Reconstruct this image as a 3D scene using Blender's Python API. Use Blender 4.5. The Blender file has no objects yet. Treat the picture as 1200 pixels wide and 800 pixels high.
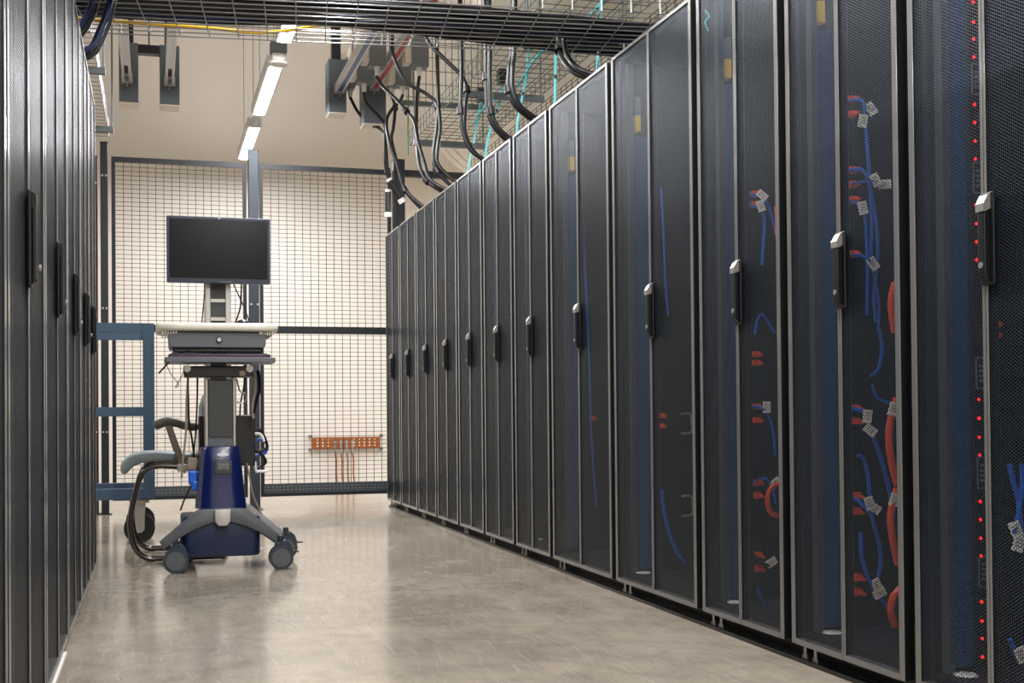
import bpy, bmesh, math, random
from mathutils import Vector, Matrix
random.seed(7)
PI = math.pi
D = bpy.data
C = bpy.context.scene.collection

# ------------------------------------------------------------------ materials
def lin(c):
    return tuple(((v/255)/12.92 if v/255 <= .04045 else ((v/255+.055)/1.055)**2.4) for v in c) + (1,)
def mat(name, rgb, rough=.5, metal=0, spec=.5, emit=None, estr=0, noise=0, nscale=40, coat=0, bump=0):
    m = D.materials.new(name); m.use_nodes = True
    nt = m.node_tree; b = nt.nodes['Principled BSDF']
    b.inputs['Base Color'].default_value = lin(rgb)
    b.inputs['Roughness'].default_value = rough
    b.inputs['Metallic'].default_value = metal
    b.inputs['Specular IOR Level'].default_value = spec
    b.inputs['Coat Weight'].default_value = coat; b.inputs['Coat Roughness'].default_value = .12
    if emit:
        b.inputs['Emission Color'].default_value = lin(emit); b.inputs['Emission Strength'].default_value = estr
    tc = nt.nodes.new('ShaderNodeTexCoord'); n = nt.nodes.new('ShaderNodeTexNoise')
    n.inputs['Scale'].default_value = nscale; n.inputs['Detail'].default_value = 4
    nt.links.new(tc.outputs['Object'], n.inputs['Vector'])
    if noise:
        mx = nt.nodes.new('ShaderNodeMix'); mx.data_type = 'RGBA'
        mx.inputs['A'].default_value = tuple(v*(1-noise) for v in lin(rgb)[:3])+(1,)
        mx.inputs['B'].default_value = tuple(min(1, v*(1+noise)) for v in lin(rgb)[:3])+(1,)
        nt.links.new(n.outputs['Fac'], mx.inputs['Factor']); nt.links.new(mx.outputs['Result'], b.inputs['Base Color'])
    mr = nt.nodes.new('ShaderNodeMapRange')
    mr.inputs['To Min'].default_value = max(0, rough-.015); mr.inputs['To Max'].default_value = min(1, rough+.015)
    nt.links.new(n.outputs['Fac'], mr.inputs['Value']); nt.links.new(mr.outputs['Result'], b.inputs['Roughness'])
    if bump:
        bp = nt.nodes.new('ShaderNodeBump'); bp.inputs['Strength'].default_value = bump; bp.inputs['Distance'].default_value = .002
        nt.links.new(n.outputs['Fac'], bp.inputs['Height']); nt.links.new(bp.outputs['Normal'], b.inputs['Normal'])
    return m

def perforated(name, rgb, pitch, r, rough=.35, spec=.6, metal=0):
    """sheet metal pierced by a staggered pattern of round holes (Y-Z plane)"""
    m = mat(name, rgb, rough, metal, spec)
    nt = m.node_tree; L = nt.links.new; N = nt.nodes.new
    b = nt.nodes['Principled BSDF']
    tc = N('ShaderNodeTexCoord'); sp = N('ShaderNodeSeparateXYZ'); L(tc.outputs['Object'], sp.inputs[0])
    def M(op, a, bb=None, c=None):
        n = N('ShaderNodeMath'); n.operation = op
        for i, v in enumerate((a, bb, c)):
            if v is None: continue
            if isinstance(v, (int, float)): n.inputs[i].default_value = v
            else: L(v, n.inputs[i])
        return n.outputs[0]
    h = pitch*math.sqrt(3)
    def cell(off):
        u = M('MULTIPLY_ADD', sp.outputs['Y'], 1/h, off); v = M('MULTIPLY_ADD', sp.outputs['Z'], 1/pitch, off)
        fu = M('MULTIPLY', M('SUBTRACT', M('FRACT', u), .5), h); fv = M('MULTIPLY', M('SUBTRACT', M('FRACT', v), .5), pitch)
        return M('SQRT', M('ADD', M('MULTIPLY', fu, fu), M('MULTIPLY', fv, fv)))
    d = M('MINIMUM', cell(0), cell(.5))
    solid = M('GREATER_THAN', d, r)
    L(solid, b.inputs['Alpha'])
    return m

M_ = {}
M_['frame'] = mat('satin_door_frame', (108,107,106), .3, .25, .9, coat=.6)
M_['perf'] = perforated('perforated_black_steel', (62,71,81), .0078, .0031, .38, .7, .6)
M_['dark'] = mat('black_cabinet_steel', (12,14,17), .45, 0, .5)
M_['inner'] = mat('dark_inner_steel', (30,34,40), .5, 0, .5, noise=.1)
M_['rail'] = mat('grey_mounting_rail', (96,100,106), .4, .5, .5)
M_['black'] = mat('black_plastic', (14,15,18), .38, 0, .5)
M_['cable'] = mat('black_cable_jacket', (10,11,14), .4, 0, .45)
M_['darkblue_cable'] = mat('navy_cable_jacket', (14,24,60), .3, 0, .6)
M_['rubber'] = mat('black_rubber', (16,16,17), .6)
M_['chrome'] = mat('polished_steel', (190,190,192), .18, 1)
M_['gunmetal'] = mat('dark_chrome_tube', (92,88,86), .2, 1)
M_['zinc'] = mat('zinc_wire', (150,152,154), .38, .9)
M_['strut'] = mat('galvanised_strut', (112,120,124), .45, .6, noise=.1)
M_['tapbox'] = mat('grey_painted_box', (118,121,124), .5, 0, .4)
M_['feedbox'] = mat('slate_grey_feed_box', (92,100,106), .5, 0, .4)
M_['feedbase'] = mat('pale_box_underside', (225,215,200), .5)  # on the feed boxes this pale tone paints light on the underside
M_['busrail'] = mat('pale_aluminium_rail', (205,205,205), .4, .3)
M_['bluestripe'] = mat('blue_rail_stripe', (40,92,140), .4)
M_['redstripe'] = mat('red_rail_stripe', (180,40,36), .4)
M_['darkred'] = mat('dark_red_conductor', (84,22,26), .5)
M_['white'] = mat('white_plastic', (232,230,226), .4)
M_['fence'] = mat('dark_fence_steel', (22,25,29), .45, .1, .5)
M_['wire'] = mat('dark_fence_wire', (30,32,36), .45, .3, .5)
M_['rail_grey'] = mat('grey_bottom_rail', (66,72,78), .45, .2)
M_['post'] = mat('slate_fence_post', (50,57,64), .4, .4, .5)
M_['bluecart'] = mat('blue_grey_powder_coat', (60,82,102), .4, .1, .5)
M_['cream'] = mat('cream_plastic', (232,226,210), .38)
M_['drawer'] = mat('grey_drawer_plastic', (98,102,108), .4)
M_['column'] = mat('graphite_column', (66,68,68), .42, .3)
M_['silver'] = mat('brushed_silver', (180,178,172), .35, .7)
M_['navy'] = mat('glossy_navy_plastic', (8,25,78), .26, 0, .5, coat=.2)
M_['navy2'] = mat('deep_navy_plastic', (7,30,66), .4)
M_['shroud'] = mat('grey_base_plastic', (82,86,90), .36)
M_['caster'] = mat('slate_caster_plastic', (42,52,62), .42)
M_['pedal'] = mat('silver_pedal', (196,192,186), .35, .3)
M_['bezel'] = mat('dark_monitor_bezel', (36,46,62), .4)
M_['screen'] = mat('switched_off_screen', (10,15,19), .2, 0, .22)
M_['seat'] = mat('grey_green_vinyl', (122,134,134), .45, bump=.2)
M_['armpad'] = mat('worn_grey_armrest', (92,90,84), .5)
M_['copper'] = mat('copper', (170,98,44), .4, .5)
M_['copper_bar'] = mat('oxidised_copper_bar', (158,90,38), .5, .2, noise=.2, nscale=15)
M_['pdublue'] = mat('blue_power_strip', (32,66,112), .4)
M_['yellow'] = mat('yellow_label', (246,206,20), .5)
M_['yellowcable'] = mat('yellow_cable', (214,168,40), .4)
M_['orange'] = mat('orange_plug', (232,78,40), .4)
M_['bluecord'] = mat('blue_patch_cord', (24,98,206), .35)
M_['orangecord'] = mat('orange_cord', (226,76,34), .4)
M_['tag'] = mat('white_paper_tag', (236,234,228), .6)
M_['ink'] = mat('dark_print', (60,62,68), .6)
M_['teal'] = mat('aqua_fibre_jacket', (70,196,200), .4)
M_['led'] = mat('red_indicator', (255,30,30), .4, emit=(255,24,24), estr=2.5)
M_['label_grey'] = mat('grey_label', (96,104,114), .5)
M_['tan'] = mat('tan_cable', (150,132,112), .5)
M_['greenwire'] = mat('green_wire', (60,150,100), .4)
M_['tube'] = mat('lamp_diffuser', (255,250,240), .5, emit=(252,252,255), estr=10)
M_['added_up_glow'] = mat('added_uplight_glow', (240,240,240), .5, emit=(252,252,255), estr=3)  # glow added on the lamp tops to brighten the upper wall
M_['lamp_body'] = mat('white_lamp_housing', (220,220,216), .4)
M_['wall'] = mat('warm_painted_wall', (228,220,210), .7, noise=.02, nscale=3)
M_['ceiling'] = mat('pale_ceiling', (180,176,168), .8)
M_['duct'] = mat('cream_duct_skin', (244,240,228), .6)
M_['tape'] = mat('white_floor_strip', (222,222,220), .5)
M_['oval'] = mat('pale_oval_badge', (220,226,232), .4)

# polished concrete
def concrete():
    m = mat('polished_concrete', (160,150,134), .2)
    nt = m.node_tree; L = nt.links.new; N = nt.nodes.new; b = nt.nodes['Principled BSDF']
    tc = N('ShaderNodeTexCoord')
    def noise(s, det, dist=0, scale=(1,1,1)):
        mp = N('ShaderNodeMapping'); mp.inputs['Scale'].default_value = scale; L(tc.outputs['Object'], mp.inputs['Vector'])
        n = N('ShaderNodeTexNoise'); n.inputs['Scale'].default_value = s; n.inputs['Detail'].default_value = det
        n.inputs['Distortion'].default_value = dist; L(mp.outputs[0], n.inputs['Vector']); return n.outputs['Fac']
    big = noise(1.7, 6, .6); mid = noise(9, 8, .8); fine = noise(90, 6, 0, (1,1,1)); stre = noise(5, 6, 1.2, (3.2,.7,1))
    def ramp(f, p0, c0, p1, c1):
        r = N('ShaderNodeValToRGB'); r.color_ramp.elements[0].position = p0; r.color_ramp.elements[0].color = c0
        r.color_ramp.elements[1].position = p1; r.color_ramp.elements[1].color = c1; L(f, r.inputs[0]); return r.outputs[0]
    def mix(mode, fac, a, c):
        x = N('ShaderNodeMix'); x.data_type = 'RGBA'; x.blend_type = mode; x.inputs['Factor'].default_value = fac
        L(a, x.inputs['A']); L(c, x.inputs['B']); return x.outputs['Result']
    base = ramp(big, .3, lin((146,136,121)), .7, lin((176,165,148)))
    base = mix('MULTIPLY', .85, base, ramp(mid, .34, (.84,.84,.84,1), .6, (1,1,1,1)))
    base = mix('MULTIPLY', .55, base, ramp(stre, .35, (.8,.8,.82,1), .6, (1,1,1,1)))
    base = mix('MULTIPLY', .5, base, ramp(fine, .3, (.75,.75,.75,1), .6, (1,1,1,1)))
    # scratches: thin pale lines of a stretched, warped voronoi
    scr = None
    for rot, sc, th in ((.35, 2.2, .70), (-.75, 3.0, .71), (1.25, 2.6, .715), (2.3, 2.0, .71)):
        mp = N('ShaderNodeMapping'); mp.inputs['Rotation'].default_value = (0,0,rot); mp.inputs['Scale'].default_value = (42,1.6,1); mp.inputs['Location'].default_value = (rot*3.1, sc, 0)
        wv = N('ShaderNodeTexNoise'); wv.inputs['Scale'].default_value = 1.3; L(tc.outputs['Object'], wv.inputs['Vector'])
        wm = N('ShaderNodeVectorMath'); wm.operation = 'MULTIPLY_ADD'; wm.inputs[1].default_value = (.18,.18,0); L(wv.outputs['Color'], wm.inputs[0]); L(tc.outputs['Object'], wm.inputs[2])
        L(wm.outputs[0], mp.inputs['Vector'])
        v = N('ShaderNodeTexNoise'); v.inputs['Scale'].default_value = sc; v.inputs['Detail'].default_value = 1; L(mp.outputs[0], v.inputs['Vector'])
        q = N('ShaderNodeMath'); q.operation = 'GREATER_THAN'; q.inputs[1].default_value = th; L(v.outputs['Fac'], q.inputs[0])
        if scr is None: scr = q.outputs[0]
        else:
            a = N('ShaderNodeMath'); a.operation = 'MAXIMUM'; L(scr, a.inputs[0]); L(q.outputs[0], a.inputs[1]); scr = a.outputs[0]
    x = N('ShaderNodeMix'); x.data_type = 'RGBA'; L(scr, x.inputs['Factor']); L(base, x.inputs['A']); x.inputs['B'].default_value = lin((205,198,184))
    sm = N('ShaderNodeMath'); sm.operation = 'MULTIPLY'; sm.inputs[1].default_value = .22; L(scr, sm.inputs[0]); L(sm.outputs[0], x.inputs['Factor'])
    L(x.outputs['Result'], b.inputs['Base Color'])
    mr = N('ShaderNodeMapRange'); mr.inputs['From Min'].default_value = .3; mr.inputs['From Max'].default_value = .7
    mr.inputs['To Min'].default_value = .13; mr.inputs['To Max'].default_value = .19
    L(mid, mr.inputs['Value']); L(mr.outputs[0], b.inputs['Roughness'])
    bp = N('ShaderNodeBump'); bp.inputs['Strength'].default_value = .04; bp.inputs['Distance'].default_value = .002
    L(stre, bp.inputs['Height']); L(bp.outputs[0], b.inputs['Normal'])
    b.inputs['Specular IOR Level'].default_value = .62
    return m
M_['floor'] = concrete()

# ------------------------------------------------------------------ mesh helpers
def box(bm, x0, x1, y0, y1, z0, z1, bev=0, seg=2):
    r = bmesh.ops.create_cube(bm, size=1)
    vs = r['verts']
    for v in vs:
        v.co = Vector(((x0+x1)/2+v.co.x*(x1-x0), (y0+y1)/2+v.co.y*(y1-y0), (z0+z1)/2+v.co.z*(z1-z0)))
    if bev:
        es = list({e for v in vs for e in v.link_edges})
        bmesh.ops.bevel(bm, geom=es, offset=bev, segments=seg, affect='EDGES', profile=.5)
def cyl(bm, a, b, r, r2=None, n=16, caps=True):
    a = Vector(a); b = Vector(b); d = b-a
    q = d.to_track_quat('Z', 'Y').to_matrix().to_4x4()
    bmesh.ops.create_cone(bm, cap_ends=caps, segments=n, radius1=r, radius2=r if r2 is None else r2, depth=d.length,
                          matrix=Matrix.Translation((a+b)/2) @ q)
def smooth_path(pts, sub=5):
    P = [Vector(p) for p in pts]
    if len(P) < 3: return P
    out = []
    for i in range(len(P)-1):
        p0 = P[max(0,i-1)]; p1 = P[i]; p2 = P[i+1]; p3 = P[min(len(P)-1,i+2)]
        for k in range(sub):
            t = k/sub
            out.append(.5*((2*p1)+(p2-p0)*t+(2*p0-5*p1+4*p2-p3)*t*t+(3*p1-p0-3*p2+p3)*t*t*t))
    out.append(P[-1]); return out
def tube(bm, pts, r, n=8, sub=5, smooth=True):
    P = smooth_path(pts, sub) if smooth else [Vector(p) for p in pts]
    rings = []; up = Vector((0,0,1))
    prev = None
    for i, p in enumerate(P):
        t = (P[min(i+1,len(P)-1)]-P[max(i-1,0)]).normalized()
        if prev is None:
            a = t.cross(up)
            if a.length < .1: a = t.cross(Vector((1,0,0)))
            a.normalize()
        else:
            a = (prev - t*prev.dot(t)).normalized()
        prev = a; b = t.cross(a)
        rr = r(i/(len(P)-1)) if callable(r) else r
        rings.append([bm.verts.new(p+(a*math.cos(2*PI*k/n)+b*math.sin(2*PI*k/n))*rr) for k in range(n)])
    for i in range(len(rings)-1):
        for k in range(n):
            bm.faces.new((rings[i][k], rings[i][(k+1)%n], rings[i+1][(k+1)%n], rings[i+1][k]))
    bm.faces.new(rings[0][::-1]); bm.faces.new(rings[-1])
def prism(bm, poly, axis, a, b, bev=0, seg=2):
    """extrude polygon (2D) along axis from a to b; axis 'y': poly=(x,z); 'x': (y,z); 'z': (x,y)"""
    def mk(p, t): return {'y': (p[0], t, p[1]), 'x': (t, p[0], p[1]), 'z': (p[0], p[1], t)}[axis]
    v0 = [bm.verts.new(mk(p, a)) for p in poly]; v1 = [bm.verts.new(mk(p, b)) for p in poly]
    f = [bm.faces.new(v0), bm.faces.new(v1[::-1])]
    n = len(poly)
    for i in range(n): f.append(bm.faces.new((v0[i], v1[i], v1[(i+1)%n], v0[(i+1)%n])))
    bmesh.ops.recalc_face_normals(bm, faces=f)
    if bev:
        es = list({e for x in (f[0], f[1]) for e in x.edges})
        bmesh.ops.bevel(bm, geom=es, offset=bev, segments=seg, affect='EDGES', profile=.5)
def lathe(bm, prof, cx, cy, n=32, sx=1, sy=1):
    """prof list of (r,z) revolved about the vertical axis; sx/sy squash"""
    rings = [[bm.verts.new((cx+r*sx*math.cos(2*PI*k/n), cy+r*sy*math.sin(2*PI*k/n), z)) for k in range(n)] for r, z in prof]
    for i in range(len(rings)-1):
        for k in range(n): bm.faces.new((rings[i][k], rings[i][(k+1)%n], rings[i+1][(k+1)%n], rings[i+1][k]))
    bm.faces.new(rings[0][::-1]); bm.faces.new(rings[-1])
def rounded(cx, cy, hx, hy, r, n=5):
    out = []
    for sx, sy, a0 in ((1,1,0), (-1,1,PI/2), (-1,-1,PI), (1,-1,1.5*PI)):
        for k in range(n+1):
            a = a0+PI/2*k/n
            out.append((cx+sx*(hx-r)+r*math.cos(a), cy+sy*(hy-r)+r*math.sin(a)))
    return out

def root_loc(o):
    v = Vector((0,0,0))
    while o: v += o.location; o = o.parent
    return v
def obj(name, bm, m, parent=None, loc=None, smooth=False, kind=None):
    """link one mesh object; geometry is given in world coordinates and stored about its own origin"""
    me = D.meshes.new(name)
    org = Vector(loc) if loc is not None else (root_loc(parent) if parent else Vector((0,0,0)))
    bm.normal_update()
    if parent is not None or loc is not None:
        for v in bm.verts: v.co -= org
    bm.to_mesh(me); bm.free()
    me.materials.append(M_[m] if isinstance(m, str) else m)
    if smooth:
        for p in me.polygons: p.use_smooth = True
        try: me.set_sharp_from_angle(angle=math.radians(38))
        except Exception: pass
    o = D.objects.new(name, me); C.objects.link(o)
    if parent is not None:
        o.parent = parent; o.location = org-root_loc(parent)
    elif loc is not None: o.location = org
    if kind: o['kind'] = kind
    return o
def nb(): return bmesh.new()
def thing(name, label, cat, loc, group=None):
    o = D.objects.new(name, None); C.objects.link(o); o.location = loc; o.empty_display_size = .1
    o['label'] = label; o['category'] = cat
    if group: o['group'] = group
    return o
def tag(o, label, cat, group=None):
    o['label'] = label; o['category'] = cat
    if group: o['group'] = group
    return o
def dup(root, loc, label=None, group=None):
    """a copy of a thing with copies of its parts and sub-parts"""
    def cp(o, par):
        c = o.copy(); C.objects.link(c)
        if par: c.parent = par
        for ch in o.children: cp(ch, c)
        return c
    r = cp(root, None); r.location = loc
    if label: r['label'] = label
    if group: r['group'] = group
    return r
def B(*a, **k):
    bm = nb(); box(bm, *a, **k); return bm
def T(pts, r, n=8, sub=5, smooth=True):
    bm = nb(); tube(bm, pts, r, n, sub, smooth); return bm
def K(a, b, r, r2=None, n=16):
    bm = nb(); cyl(bm, a, b, r, r2, n); return bm

# ------------------------------------------------------------------ the room
obj('floor', B(-5.5, 8.0, -4.0, 12.85, -.1, 0), 'floor', kind='structure')
obj('wall_north', B(-5.5, 8.0, 12.75, 12.85, 0, 6.0), 'wall', kind='structure')
obj('wall_south', B(-5.5, 8.0, -4.1, -4.0, 0, 6.0), 'wall', kind='structure')
obj('wall_west', B(-5.6, -5.5, -4.1, 12.85, 0, 6.0), 'wall', kind='structure')
obj('wall_east', B(8.0, 8.1, -4.1, 12.85, 0, 6.0), 'wall', kind='structure')
obj('ceiling', B(-5.6, 8.1, -4.1, 12.85, 6.0, 6.1), 'ceiling', kind='structure')

# ------------------------------------------------------------------ server cabinets
ZB, ZT = .053, 2.16
def ordinal(n): return ['first','second','third','fourth','fifth','sixth','seventh','eighth','ninth','tenth','eleventh','twelfth'][n-1]

def cabinet(yf, w, side, label, group, gap=.045, depth=1.05):
    """yf = far edge (larger Y) of the door; the cabinet runs to yf-w. side +1: row to the right of the aisle"""
    X = 1.78 if side > 0 else -.2545
    s = side
    t = thing('server_cabinet', label, 'server cabinet', (X+s*.5, yf-w/2, 0), group)
    def bx(bm, a, b, *r, **k):
        x0, x1 = X+s*a, X+s*b
        box(bm, min(x0,x1), max(x0,x1), *r, **k)
    y1 = yf-.001; y0 = yf-w+.001
    bm = nb()
    bx(bm, .035, depth, y1-.012, y1, .07, ZT-.004)
    bx(bm, .035, depth, y0, y0+.012, .07, ZT-.004)
    bx(bm, depth-.012, depth, y0+.012, y1-.012, .07, ZT-.004)
    bx(bm, .035, depth, y0, y1, ZT-.018, ZT)
    bx(bm, .035, depth, y0, y1, .07, .085)
    bx(bm, .034, .05, y0, y0+.035, .07, ZT-.004)
    bx(bm, .034, .05, y1-.03, y1, .07, ZT-.004)
    bx(bm, .06, depth-.05, y0+.03, y1-.03, .02, .07)
    obj('body', bm, 'dark', t)
    # mounting rails inside
    for ya in (y1-.065, y0+.03):
        bm = nb()
        bx(bm, .05, .054, ya, ya+.03, .09, ZT-.03)
        bx(bm, .054, .075, ya+.012, ya+.016, .09, ZT-.03)
        obj('mounting_rail', bm, 'rail', t)
    # feet
    for yy in (yf-.028, yf-.085):
        bm = nb()
        x = X+s*.028
        cyl(bm, (x, yy, .022), (x, yy, .066), .005, n=8)
        cyl(bm, (x, yy, .0), (x, yy, .022), .011, .008, n=10)
        obj('levelling_foot', bm, 'silver', t)
    # doors: two leaves
    ya, yb = yf, yf-w+gap
    ym = (ya+yb)/2
    st, mid = .022, .009
    for (a, b, outer) in ((ya, ym+.001, 'far'), (ym-.001, yb, 'near')):
        hi, lo = max(a,b), min(a,b)
        sh = st if outer == 'far' else mid
        sl = mid if outer == 'far' else st
        bm = nb()
        bx(bm, 0, .03, hi-sh, hi, ZB, ZT, bev=.0015, seg=1)
        bx(bm, 0, .03, lo, lo+sl, ZB, ZT, bev=.0015, seg=1)
        bx(bm, 0, .03, lo+sl, hi-sh, ZT-.012, ZT)
        bx(bm, 0, .03, lo+sl, hi-sh, ZB, ZB+.016)
        d = obj('door', bm, 'frame', t)
        d.data.materials.append(M_['dark'])
        for pf in d.data.polygons:
            if abs(pf.normal.y) > .8 and pf.area > .02: pf.material_index = 1
        bm = nb()
        x = X+s*.005
        vs = [bm.verts.new(p) for p in ((x, lo+sl-.002, ZB+.014), (x, hi-sh+.002, ZB+.014), (x, hi-sh+.002, ZT-.01), (x, lo+sl-.002, ZT-.01))]
        bm.faces.new(vs if s < 0 else vs[::-1])
        p = obj('perforated_panel', bm, 'perf', d)
        if outer == 'near':
            # swing handle standing off the meeting stile
            yc = ym+.004 if s > 0 else ym+.004
            bm = nb()
            box(bm, *sorted((X, X-s*.008)), yc-.046, yc, 1.002, 1.208, bev=.003)
            h = obj('handle', bm, 'black', d)
            bm = nb()
            prism(bm, [(X-s*a_, z_) for a_, z_ in [(.008,1.198),(.014,1.196),(.024 if s > 0 else .017,1.178),(.024 if s > 0 else .017,1.03),(.02,1.016),(.008,1.008)]], 'y', yc-.036, yc-.012, bev=.003)
            obj('grip', bm, 'black', h)
            bm = nb()
            prism(bm, [(X-s*a_, z_) for a_, z_ in ([(.0085,1.204),(.0155,1.2),(.0262,1.181),(.0262,1.164),(.02,1.164),(.0085,1.17)] if s > 0 else [(.0085,1.204),(.0155,1.2),(.018,1.19),(.018,1.18),(.0085,1.17)])], 'y', yc-.038, yc-.010)
            obj('grip_cap', bm, 'silver' if s > 0 else 'black', h)
            obj('lock', K((X-s*.022, yc-.024, 1.045), (X-s*.026, yc-.024, 1.045), .007, n=12), 'silver', h)
    return t

ends_right = []
y = 9.58
for k in range(12):
    w = .8035 if k in (7, 8) else .6
    ends_right.append((y, w)); y -= w
extra = {0: 'at the far end against the mesh fence', 11: 'nearest one, with red indicator lights inside', 10: 'with tagged blue and thick orange cords inside',
         9: 'with an orange cable loop inside', 8: 'nearer of the two wide ones', 7: 'farther of the two wide ones'}
for k, (yf, w) in enumerate(ends_right):
    lab = 'black server cabinet of the right row, ' + (extra.get(k) or f'{ordinal(k+1)} from the mesh fence')
    cabinet(yf, w, 1, lab, 'server cabinets of the right row')
left_b = [1.555, 2.355, 3.155, 3.955, 4.655, 5.255, 5.85]
for k in range(6):
    yb, ya = left_b[k], left_b[k+1]
    lab = 'black server cabinet of the left row, ' + ['nearest sliver at the picture edge', 'first one with a whole door in view', 'second whole one from the camera', 'third whole one from the camera', 'fourth whole one from the camera', 'last before the blue steel cart'][k]
    cabinet(ya, ya-yb, -1, lab, 'server cabinets of the left row', gap=.03)

# long black floor channel the right row stands behind
bm = nb()
box(bm, 1.786, 1.80, 1.9, 9.55, 0, .012); box(bm, 1.80, 1.835, 1.9, 9.55, 0, .004); box(bm, 1.835, 1.85, 1.9, 9.55, 0, .02)
tag(obj('floor_channel', bm, 'black'), 'long black steel channel on the floor under the right cabinet row', 'floor channel')
tag(obj('floor_strip', B(-.29, -.262, 2.2, 3.99, 0, .006), 'tape'), 'short white strip on the floor along the left cabinet row', 'floor strip')

# pale discs painting the bright spots of light on the cabinet floors
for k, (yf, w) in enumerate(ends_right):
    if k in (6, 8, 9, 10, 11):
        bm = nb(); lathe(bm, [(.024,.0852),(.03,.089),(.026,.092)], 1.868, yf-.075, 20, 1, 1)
        tag(obj('light_spot_disc', bm, 'white', loc=(1.868, yf-.075, .0852)), f'pale disc as a painted light spot on cabinet floor, {ordinal(k+1)} cabinet from the fence', 'cap', 'painted light spots on the cabinet floors')

# ------------------------------------------------------------------ vertical power strips and cords inside the right row
def power_strip(k, leds=(), divs=()):
    yf, w = ends_right[k]
    yw = yf-.0135
    t = thing('power_strip', f'blue and black vertical power strip inside the {ordinal(k+1)} right cabinet from the fence', 'power strip', (1.92, yw-.02, .1), 'power strips in the right row')
    obj('body', B(1.862, 1.915, yw-.032, yw, .10, 1.84, bev=.003), 'pdublue', t)
    obj('outlet_bank', B(1.915, 1.972, yw-.04, yw, .10, 2.02, bev=.003), 'black', t)
    if k >= 7: obj('warning_label', B(1.866, 1.888, yw-.034, yw-.001, 1.862, 1.925), 'yellow', t)
    if k >= 7: obj('rating_label', B(1.866, 1.888, yw-.034, yw-.001, 1.926, 2.0), 'label_grey', t)
    for z in leds:
        bm = nb(); bmesh.ops.create_icosphere(bm, subdivisions=1, radius=.0042, matrix=Matrix.Translation((1.931, yw-.042, z)))
        obj('indicator_light', bm, 'led', t)
    for z in divs:
        bm = nb()
        x0, x1, yy = 1.923, 1.955, yw-.044
        box(bm, x0, x1, yy, yy+.004, z+.036, z+.039); box(bm, x0, x1, yy, yy+.004, z-.039, z-.036)
        box(bm, x0, x0+.002, yy, yy+.004, z-.039, z+.039); box(bm, x1-.002, x1, yy, yy+.004, z-.039, z+.039)
        for q in range(4): box(bm, x0+.010, x0+.020, yy+.001, yy+.004, z-.022+q*.012, z-.015+q*.012)
        obj('bank_label', bm, 'label_grey', t)
leds = [1.725,1.676,1.634,1.59,1.473,1.429,1.383,1.339,1.226,1.18,1.136,1.092,.751,.705,.659,.615,.502,.458,.412,.369,.258,.212,.169,.124]
for k in range(7, 12):
    power_strip(k, leds if k == 11 else (), (1.536,1.293,.815,.572,.332) if k == 11 else ())

plug_z = {10: [1.634,1.591,1.428,1.386,1.341,1.183,.734,.697,.48,.435,.244,.202],
          9: [1.464,1.429,.921,.892,.744,.698,.487,.444,.242,.198],
          8: [.714,.673], 7: [.703], 6: [.703,.688], 5: [.703], 4: [.69], 11: [.934,.907]}
pos_word = {10: 'tenth', 9: 'ninth'}
for k, zs in plug_z.items():
    yf = ends_right[k][0]
    for i, z in enumerate(zs):
        yy = yf-.056
        bm = nb()
        box(bm, 1.945, 1.968, yy-.026, yy, z-.010, z+.010, bev=.003); box(bm, 1.94, 1.952, yy-.034, yy-.02, z-.010, z-.002)
        cyl(bm, (1.955, yy-.03, z), (1.958, yy-.052, z-.004), .0075, .005, n=8)
        if len(zs) > 1: lab = f'orange plug on the power strip of the {ordinal(k+1)} right cabinet, {ordinal(i+1)} from its top'
        else: lab = f'lone orange plug on the power strip of the {ordinal(k+1)} right cabinet'
        tag(obj('orange_plug', bm, 'orange', loc=(1.955, yy-.015, z)), lab, 'plug', 'orange plugs on the power strips')

def paper_tag(parent, x, yv, z, a=0, b=0, w=.026, h=.038):
    bm = nb()
    box(bm, -w/2, w/2, -.002, .002, -h/2, h/2, bev=.001, seg=1)
    m = Matrix.Translation((x, yv, z)) @ Matrix.Rotation(b, 4, 'Z') @ Matrix.Rotation(a, 4, 'Y')
    bmesh.ops.transform(bm, matrix=m, verts=bm.verts)
    o = obj('cable_tag', bm, 'tag', parent)
    bm = nb()
    for q in range(3): box(bm, -w*.3, w*.3, -.0032, -.002, h*.22-q*h*.2, h*.26-q*h*.2)
    bmesh.ops.transform(bm, matrix=m, verts=bm.verts)
    obj('tag_print', bm, 'ink', o)
def cord(k, pts, m, r, label, dy=.13, tags=(), name='patch_cord', group='cords inside the right cabinets'):
    yf = ends_right[k][0]
    P = [(p[0], yf-dy+(p[2] if len(p) > 2 else 0), p[1]) for p in pts]
    o = obj(name, T(P, r, 8, 5), m, loc=P[0], smooth=True)
    tag(o, label, 'cord', group)
    for tg in tags:
        paper_tag(o, tg[0], yf-dy-.008, tg[1], tg[2] if len(tg) > 2 else .3, tg[3] if len(tg) > 3 else -.3)
b_ = 'blue cord in the tenth-from-near dark cabinet'
c10 = 'in the second-nearest right cabinet'
cord(10, [(1.94,1.628,.06),(1.955,1.616),(1.964,1.562),(1.971,1.464),(1.978,1.354),(1.98,1.24),(1.975,1.15)], 'bluecord', .0052, f'blue cord with two white tags, topmost {c10}', tags=[(1.978,1.592,-.6),(1.951,1.556,.2)])
cord(10, [(1.94,1.425,.06),(1.955,1.415),(1.978,1.361),(1.995,1.268),(1.998,1.17),(1.985,1.06),(1.99,.98)], 'bluecord', .0052, f'blue cord with tag, starting at the third plug {c10}', tags=[(1.99,1.388,-.5)])
cord(10, [(1.94,1.384,.06),(1.97,1.385),(2.0,1.379),(2.03,1.377)], 'bluecord', .004, f'short level blue cord with a narrow white tag {c10}', tags=[(2.02,1.377,1.5)])
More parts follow.
